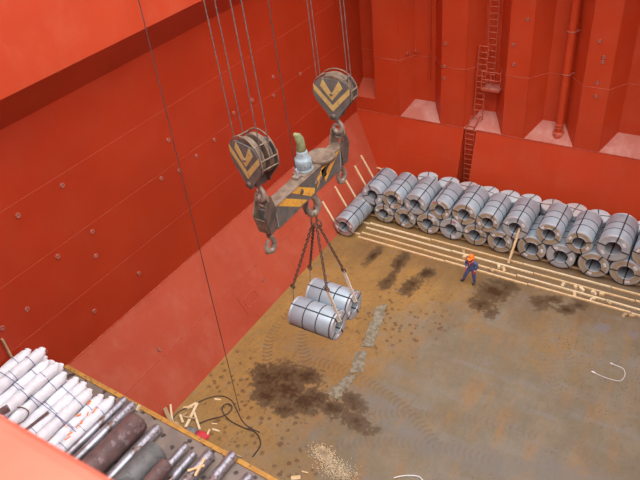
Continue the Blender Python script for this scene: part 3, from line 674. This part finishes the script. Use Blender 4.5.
for s in (-1, 1):
    yc = CC.y + s * .605
    for e in (-1, 1):
        bore = Vector((CC.x + e * (SL / 2 + .05), yc, CC.z + SD / 2 + .235))
        ring = bore + Vector((-.4 if e > 0 else .06, 0, 1.42 if e > 0 else 1.0))
        p0 = Vector((e * .1, s * .06, -.48)); p1 = ring - o3
        chain((p0, p1)).build('chain', 'chain', sg)
        MB().torus(p1, .09, .028, (0, 1, 0), 14, 7).build('chain_ring', 'chain', sg)
        q = bore - o3
        if e > 0:
            MB().bar(p1 - Vector((0, 0, .06)), q + Vector((.03, 0, 0)), .13, .04).bar(q + Vector((.03, 0, .02)), q + Vector((-.3, 0, -.04)), .13, .04).build('webbing_strop', 'sling', sg)
        else:
            MB().tube([p1 - Vector((0, 0, .06)), q + Vector((-.03, 0, .03)), q + Vector((.3, 0, -.03))], .022, 6).build('wire_strop', 'hook', sg)

# ------------------------------------------------------------------ tag line and floor cables
o = MB().tube([(2.55, 13.0, .03), (2.5, 13.05, 6), (2.5, 13.1, 16), (2.45, 13.1, 32)], .016, 6).build('tag_line', 'cable', None)
tag(o, 'thin dark tag line hanging straight down to the rusty floor', 'rope')
def smooth_path(p, k=5):
    out = []
    for i in range(len(p) - 1):
        a, b, c, d = (Vector(p[max(0, min(len(p) - 1, j))]) for j in (i - 1, i, i + 1, i + 2))
        for t in range(k):
            t /= k; out.append(.5 * ((2 * b) + (c - a) * t + (2 * a - 5 * b + 4 * c - d) * t * t + (3 * b - a - 3 * c + d) * t ** 3))
    out.append(Vector(p[-1])); return out
def ground_line(pts, r, z=None): return smooth_path([(x, y, (r if z is None else z)) for x, y in pts])
c1 = [(0.2, 11.42), (0.22, 11.8), (0.53, 12.27), (0.79, 12.81), (1.27, 13.26), (1.86, 13.3), (2.46, 12.95), (2.97, 12.63), (3.46, 12.49), (3.97, 12.5)]
c2 = [(1.38, 11.59), (1.69, 12.04), (2.07, 12.41), (2.21, 12.75), (2.13, 13.01), (1.9, 13.07), (1.76, 12.89), (1.94, 12.61), (2.46, 12.4), (3.13, 12.36), (3.79, 12.4), (4.19, 12.2), (4.39, 11.91), (4.4, 11.38)]
tag(MB().tube(ground_line(c1, .025), .025, 6).build('floor_cable', 'cable'), 'dark cable arching over the floor beside the wood scraps', 'cable')
tag(MB().tube(ground_line(c2, .025, .055), .025, 6).build('floor_cable', 'cable'), 'dark cable with a small loop trailing across the floor', 'cable')
w1 = [(15.44, 22.48), (15.7, 22.45), (16.02, 22.37), (16.13, 22.01), (16.02, 21.65), (15.64, 21.57), (15.24, 21.59), (14.86, 21.68)]
tag(MB().tube(ground_line(w1, .02), [.013 + .02 * (i in (1, 2, 33, 34)) for i in range(36)], 6).build('plastic_band', 'white'), 'white plastic band curled on the open rusty floor', 'plastic band')
tag(MB().tube(ground_line([(9.75, 13.15), (9.89, 13.29), (10.16, 13.48), (10.5, 13.63), (10.72, 13.58), (10.9, 13.4)], .025), .025, 6).build('plastic_band', 'white'), 'white plastic band curled near the sawdust patch', 'plastic band')

# flattened card strips, ragged sheets lying on the floor
def sheet(q, label, n=10, m=4):
    mb = MB(); q = [Vector((x, y, 0)) for x, y in q]; vs = []
    for i in range(n + 1):
        for j in range(m + 1):
            a = q[0].lerp(q[3], i / n); b = q[1].lerp(q[2], i / n); p = a.lerp(b, j / m)
            e = .05 if j in (0, m) or i in (0, n) else .0
            p = p + Vector((random.uniform(-e, e), random.uniform(-e, e), .02 + random.uniform(0, .025))); vs.append(p)
    fs = [(i * (m + 1) + j, i * (m + 1) + j + 1, (i + 1) * (m + 1) + j + 1, (i + 1) * (m + 1) + j) for i in range(n) for j in range(m)]
    mb.add(vs, fs); o = mb.build('card_sheet', 'paper')
    s = o.modifiers.new('thick', 'SOLIDIFY'); s.thickness = .012
    return tag(o, label, 'cardboard', 'flattened card strips on the floor')
sheet([(4.8, 21.31), (5.19, 21.69), (5.94, 18.79), (5.4, 18.59)], 'longest grey flattened card strip on the rusty floor, towards the battens', 16)
sheet([(5.33, 18.23), (5.78, 18.45), (6.19, 17.25), (5.73, 16.94)], 'middle grey flattened card strip on the rusty floor', 8)
sheet([(5.66, 16.8), (6.1, 17.08), (5.96, 15.47), (5.43, 15.48)], 'grey flattened card strip ending at the dark oil stain', 9)

# sawdust: uncountable chips
mb = MB()
for i in range(1700):
    cx, cy, r = random.choice(((6.7, 12.88, .35), (7.1, 12.68, .45), (7.5, 12.45, .5), (8.0, 12.45, .45), (6.9, 12.8, .3)))
    x, y = random.gauss(cx, r * .6), random.gauss(cy, r * .42); a = random.uniform(0, PI); l = random.uniform(.01, .045)
    mb.bar((x, y, .012), (x + l * math.cos(a), y + l * math.sin(a), .012), random.uniform(.008, .025), .012)
o = mb.build('sawdust', 'wood_light'); tag(o, 'pale sawdust and shavings strewn on the rusty floor', 'sawdust', kind='stuff')

# wood scraps at the foot of the hopper slope
SCR = [((-.05, 11.32, .62), (.4, 11.1, .06), .16), ((.0, 11.62, .55), (.42, 11.12, .06), .08), ((0.42, 11.17, .05), (1.27, 10.94, .05), .26), ((1.07, 11.22, .1), (0.69, 12.45, .1), .12), ((0.94, 11.95, .16), (1.64, 11.44, .04), .09),
       ((2.02, 11.63, .04), (2.23, 10.91, .04), .08), ((2.35, 10.98, .04), (3.11, 10.84, .04), .11), ((3.01, 11.05, .03), (4.04, 11.19, .03), .06), ((2.1, 11.7, .03), (2.45, 11.75, .03), .08), ((0.52, 11.5, .05), (0.57, 11.86, .05), .1), ((0.42, 12.06, .04), (0.6, 12.45, .04), .12),
       ((4.03, 10.8, .03), (3.98, 11.05, .03), .09), ((1.17, 13.0, .03), (1.45, 13.1, .03), .07), ((0.44, 11.6, .12), (0.82, 11.34, .12), .1), ((1.9, 11.9, .03), (2.1, 12.0, .03), .05), ((.25, 12.0, .05), (.6, 12.2, .05), .07), ((6.3, 11.3, .04), (6.6, 11.5, .04), .16), ((.7, 11.55, .2), (1.2, 11.75, .12), .07), ((6.5, 11.75, .03), (6.75, 11.8, .03), .05)]
for i, (p, q, w) in enumerate(SCR):
    p = Vector(p); o = MB().bar((0, 0, 0), Vector(q) - p, w, .05).build('wood_scrap', random.choice(['wood', 'wood_light', 'wood_old']), None, p)
    tag(o, 'broken pale wood scrap in the heap at the foot of the hopper slope' if i not in (16, 18) else 'pale wood scrap lying on the floor by the sawdust', 'wood scrap', 'wood scraps by the hopper' if i not in (16, 18) else 'wood scraps by the sawdust')
for (x, y), mat, nm, lab in (((1.43, 11.15), 'rag', 'rag', 'crumpled grey rag among the wood scraps'), ((1.96, 11.2), 'ragred', 'rag', 'crumpled bright red rag among the wood scraps')):
    mb = MB(); n, m = 14, 7; vs = []
    for i in range(m):
        for k in range(n):
            a = 2 * PI * k / n; r = .3 * math.cos(i / (m - 1) * PI / 2 * .98) * (1 + random.uniform(-.25, .25)); vs.append((r * math.cos(a), r * math.sin(a) * .8, .28 * math.sin(i / (m - 1) * PI / 2) * random.uniform(.8, 1.1)))
    mb.add(vs, [(i * n + k, i * n + (k + 1) % n, (i + 1) * n + (k + 1) % n, (i + 1) * n + k) for i in range(m - 1) for k in range(n)], True)
    mb.add(vs[-n:], [tuple(range(n))], True)
    tag(mb.build(nm, mat, None, (x, y, 0)), lab, 'rag')

# ------------------------------------------------------------------ raised platform with bars
PZ = 4.35
pf = thing('deck_pontoon', 'splashed brown steel platform with ochre edge carrying the bars', 'platform', (2.5, 5.6, 0))
pm = MB()
pf.rotation_euler = (0, 0, math.radians(-1.8))
MB().box((-4.55, -3.4, PZ - .45), (10.0, 3.3, PZ)).build('deck_plate', 'plate', pf)
MB().box((-4.6, 3.3, PZ - .5), (10.0, 3.46, PZ + .04)).build('edge_strip', 'plate_edge', pf)
for x in (-1.5, 3.5, 9.5):
    for y in (-3.0, 2.9): MB().box((x - .15, y - .15, 0), (x + .15, y + .15, PZ - .45)).build('support_post', 'iron', pf)

def bar_obj(name, x, y1, z, r, L, mat, label, cat, group, rz=.0, parts=None):
    t = thing(name, label, cat, (x, y1, z - r), (0, 0, rz), group)
    prof = [(.001, -.0), (r * .93, 0), (r, -.03), (r, -L), (.001, -L)]
    MB().lathe(prof, 24).build('bar_body', mat, t, (0, 0, r))
    return t
# white film wrapped bundles, heaped higher towards the side wall
def wrapped(x, y1, z, r, L, label, tie=True):
    t = thing('wrapped_bar', label, 'wrapped bar', (x, y1, z - r), (0, 0, random.uniform(-.002, .002)), 'white film wrapped bars on the platform')
    mb = MB(); n = 16; m = 34; vs = []
    off = random.uniform(0, 9)
    for i in range(m + 1):
        y = -L * i / m; e = 1.0
        if i == 0: e = .6
        elif i == 1: e = .95
        for k in range(n):
            a = 2 * PI * k / n
            rr = r * e * (1 + .05 * math.sin(3 * a + i * 1.3 + off) + .05 * math.sin(i * .9 + off * 2) + random.uniform(-.06, .05))
            vs.append((rr * math.cos(a), y, r + rr * math.sin(a)))
    mb.add(vs, [(i * n + k, i * n + (k + 1) % n, (i + 1) * n + (k + 1) % n, (i + 1) * n + k) for i in range(m) for k in range(n)], True)
    mb.add(vs[:n], [tuple(range(n))]); mb.add(vs[-n:], [tuple(range(n))])
    mb.build('film_wrap', 'poly', t)
    MB().tube([(-.05, 0, r), (.0, .05, r + .03), (.04, .1, r + .02)], [.15, .1, .03], 6).build('film_tail', 'poly', t)
    for y in (.55, 1.35, 2.3, 3.2):
        MB().torus((0, -y * random.uniform(.95, 1.05), r), r * 1.05, .012, (.1, 1, .1), 20, 5).build('twine_tie', 'twine', t)
    return t
for k, nb in enumerate((8, 6, 4, 3, 2)):
    lay = ('bottom layer', 'second layer up', 'third layer up', 'fourth layer up', 'topmost layer')[k]
    for i in range(nb):
        wrapped(-1.99 + .435 * (i + .5 * (k % 2)), 8.62 - .07 * k + random.uniform(-.25, .12), PZ + .215 + .378 * k, .212, 5.2, 'white film wrapped bar, %s from the side wall in the %s' % (ORD[i], lay))
# ties across the heap, tape, offcuts on the bars
tw = smooth_path([(-2.1, 6.9, 6.33), (-1.5, 6.9, 6.3), (-.95, 6.95, 5.95), (-.6, 7.0, 5.58), (.36, 7.0, 5.2), (1.04, 7.0, 4.83), (1.3, 7.0, 4.5)])
tag(MB().tube(tw, .014, 5).build('blue_twine', 'twine'), 'long blue twine stretched across the white wrapped bars', 'twine')
for i in range(10):
    t_ = i / 9; x = (1.025 if i % 3 else .59) + random.uniform(-.04, .04); y = 6.4 + 1.6 * t_
    mb = MB().bar((0, 0, 0), (random.uniform(-.1, .15), random.uniform(.08, .26), random.uniform(-.02, .03)), random.uniform(.04, .09), .012)
    tag(mb.build('tape_scrap', 'tape', None, (x, y, 4.792)), 'torn orange tape scrap on the white wrapped bars', 'tape', 'orange tape scraps')
tag(MB().bar((0, 0, 0), (.12, .95, .02), .09, .05).build('rusty_flat', 'rod_rust', None, (-.1, 6.0, 5.2)), 'short rusty flat lying in the white wrapped bars', 'steel flat')
tag(MB().bar((0, 0, 0), (.14, .28, .05), .2, .16).build('rusty_lump', 'rod_rust', None, (-.85, 5.9, 5.83)), 'small rusty lump on the white wrapped bars', 'steel scrap')
tag(MB().tube(smooth_path([(-.85, 6.15, 5.78), (-.62, 6.5, 5.6), (-.4, 6.55, 5.4), (-.32, 6.2, 5.35), (-.5, 5.8, 5.5)]), .02, 6).build('wire_loop', 'chain', None), 'thin rusty wire loop on the white wrapped bars', 'wire')

RODS = [(1.42, 8.95, .15, 'rod', 'slim mill grey rod next to the white wrapped bars'), (1.86, 8.9, .18, 'rod', 'bright mill grey rod between the slim rod and the fat rusty bar'),
        (2.72, 8.35, .4, 'rod_rust', 'fat rusty red round bar on the platform'), (3.38, 8.55, .19, 'rod', 'grey rod peeking out between the fat rusty and the grey green bar'),
        (4.12, 7.75, .42, 'rod_green', 'fat grey green round bar on the platform'), (4.68, 8.45, .14, 'rod', 'slim bright rod beside the fat grey green bar'), (5.1, 8.35, .13, 'rod', 'thinnest bright rod on the platform'),
        (5.62, 8.55, .2, 'rod', 'thick bright rod by the wood sticks'), (6.3, 8.9, .17, 'rod', 'bright rod reaching farthest over the ochre edge'), (7.25, 8.5, .18, 'rod', 'last bright rod of the row, past the wood sticks')]
for x, y, r, m, lab in RODS: bar_obj('round_bar', x, y, PZ + r + .01, r, 5.4, m, lab, 'steel bar', 'bare steel bars on the platform', rz=-.02)
bar_obj('round_bar', 4.86, 7.45, PZ + .58, .24, 4.2, 'rod_rust', 'brown round bar lying over two slim rods', 'steel bar', 'bare steel bars on the platform', rz=-.02)
for p, q in (((5.55, 7.6, 4.82), (5.9, 8.0, 4.82)), ((5.9, 7.55, 4.86), (5.75, 8.2, 4.86))):
    p = Vector(p); tag(MB().bar((0, 0, 0), Vector(q) - p, .08, .05).build('wood_stick', 'wood', None, p), 'short wood stick lying across a bright rod', 'wood stick', 'wood sticks on the rods')
tag(MB().bar((0, 0, 0), (.05, .16, .12), .1, .1).build('wood_block', 'wood_light', None, (2.05, 8.82, PZ + .04)), 'small pale wood chock at the rod ends on the platform edge', 'wood block')
tag(MB().bar((0, 0, 0), (.0, .0, .9), .12, .06).build('wood_stick', 'wood_old', None, (-2.2, 7.6, 6.2)), 'old wood stick standing between white bars and side wall', 'wood stick')

# ------------------------------------------------------------------ the worker
def worker(loc, rz):
    t = thing('person', 'person in navy coverall and orange helmet walking past the battens', 'person', loc, (0, 0, rz))
    # local: faces -y; x to the figure's left
    J = {'pelvis': ((0, 0, .95), .19), 'waist': ((0, -.01, 1.12), .19), 'chest': ((0, -.03, 1.32), .21), 'neck': ((0, -.04, 1.5), .075), 'head0': ((0, -.06, 1.58), .085), 'head1': ((0, -.07, 1.68), .1), 'head2': ((0, -.06, 1.75), .07),
         'lhip': ((.11, 0, .9), .13), 'lknee': ((.15, .02, .5), .1), 'lank': ((.17, .08, .1), .07), 'ltoe': ((.19, -.12, .05), .05),
         'rhip': ((-.11, 0, .9), .13), 'rknee': ((-.24, -.14, .5), .1), 'rank': ((-.36, -.08, .1), .07), 'rtoe': ((-.46, -.22, .05), .05),
         'lsh': ((.22, -.02, 1.42), .1), 'lel': ((.31, .06, 1.16), .075), 'lwr': ((.26, -.06, .94), .042), 'lha': ((.25, -.1, .86), .045),
         'rsh': ((-.22, -.02, 1.42), .1), 'rel': ((-.32, .0, 1.16), .075), 'rwr': ((-.2, -.2, 1.02), .042), 'rha': ((-.16, -.27, .98), .045)}
    E = [('pelvis', 'waist'), ('waist', 'chest'), ('chest', 'neck'), ('neck', 'head0'), ('head0', 'head1'), ('head1', 'head2'), ('pelvis', 'lhip'), ('lhip', 'lknee'), ('lknee', 'lank'), ('lank', 'ltoe'), ('pelvis', 'rhip'), ('rhip', 'rknee'), ('rknee', 'rank'), ('rank', 'rtoe'),
         ('chest', 'lsh'), ('lsh', 'lel'), ('lel', 'lwr'), ('lwr', 'lha'), ('chest', 'rsh'), ('rsh', 'rel'), ('rel', 'rwr'), ('rwr', 'rha')]
    V = [J[k][0] for k in J]; Rr = [J[k][1] for k in J]; idx = {k: i for i, k in enumerate(J)}
    ed = [(idx[a], idx[b]) for a, b in E]
    for side in ('l', 'r'):          # five fingers on each hand
        h = Vector(J[side + 'ha'][0]); w = Vector(J[side + 'wr'][0]); d = (h - w).normalized(); sx = 1 if side == 'l' else -1
        cr = d.cross(Vector((sx, 0, 0))).normalized()
        for k in range(4):
            o = cr * (k - 1.5) * .021; a = h + d * .03 + o; b = h + d * (.075 + (.012 if k in (1, 2) else 0)) + o + Vector((-sx * .006, 0, 0)); c = b + d * .035 + Vector((-sx * .02, 0, 0))
            i0 = len(V); V += [tuple(a), tuple(b), tuple(c)]; Rr += [.011, .0095, .008]; ed += [(idx[side + 'ha'], i0), (i0, i0 + 1), (i0 + 1, i0 + 2)]
        i0 = len(V); a = h + cr * -.045; b = a + d * .04 + cr * -.012; V += [tuple(a), tuple(b)]; Rr += [.012, .009]; ed += [(idx[side + 'ha'], i0), (i0, i0 + 1)]
    me = bpy.data.meshes.new('body_cage'); me.from_pydata(V, ed, []); o = bpy.data.objects.new('body_cage', me); COL.objects.link(o)
    sk = o.modifiers.new('skin', 'SKIN'); sk.use_smooth_shade = True; sk.branch_smoothing = .4
    for i, sv in enumerate(me.skin_vertices[0].data): sv.radius = (Rr[i], Rr[i] * (.78 if i in (0, 1, 2) else 1)); sv.use_root = (i == 0)
    sb = o.modifiers.new('sub', 'SUBSURF'); sb.levels = 2; sb.render_levels = 2
    bpy.context.view_layer.update()
    em = bpy.data.meshes.new_from_object(o.evaluated_get(bpy.context.evaluated_depsgraph_get()))
    bpy.data.objects.remove(o)
    em.name = 'body'; em.materials.clear()
    for k in ('navy', 'skin', 'boot', 'glove', 'reflect'): em.materials.append(M[k])
    lw, rw = Vector(J['lwr'][0]), Vector(J['rwr'][0])
    for p in em.polygons:
        c = p.center; p.use_smooth = True; mi = 0
        if c.z > 1.5: mi = 1
        elif c.z < .13: mi = 2
        elif (c.x > .15 and c.z < .93 and c.z > .7) : mi = 3
        elif (c - Vector(J['rha'][0])).length < .12 and c.y < -.2: mi = 3
        elif (c - lw).length < .05 or (c - rw).length < .06: mi = 4
        p.material_index = mi
    obj('body', em, t)
    H = (0, -.065, 1.7)
    MB().lathe([(.001, .17), (.05, .165), (.1, .13), (.125, .07), (.13, .0), (.16, -.012), (.16, -.02), (.12, -.02)], 24, 'z').prism([(-.09, -.26), (.09, -.26), (.12, -.1), (-.12, -.1)], -.02, -.008, 'xy').build('safety_helmet', 'orange', t, H, (.12, 0, 0))
    # face details
    MB().tube([(0, -.15, 1.66), (0, -.19, 1.62), (0, -.165, 1.605)], [.012, .018, .01], 6).build('nose', 'skin', t)
    for s in (-1, 1):
        MB().cyl((s * .035, -.155, 1.655), (s * .035, -.167, 1.655), .012, 8).build('eye', 'boot', t)
        MB().tube([(s * .098, -.06, 1.67), (s * .11, -.05, 1.65), (s * .1, -.06, 1.61)], [.01, .018, .01], 6).build('ear', 'skin', t)
    MB().bar((-.03, -.158, 1.575), (.03, -.158, 1.575), .012, .01).build('mouth', 'glove', t)
    # orange collar and chest band
    MB().tube([(-.12, -.12, 1.5), (-.07, -.17, 1.44), (0, -.2, 1.34), (.07, -.17, 1.44), (.12, -.12, 1.5), (.09, .04, 1.53), (0, .08, 1.54), (-.09, .04, 1.53)], .032, 8, closed=True).build('orange_collar', 'vest', t)
    MB().tube([(0, -.19, 1.34), (0, -.18, 1.24)], .03, 8).build('collar_tail', 'vest', t)
    return t
worker((8.22, 24.93, 0), math.radians(-12))
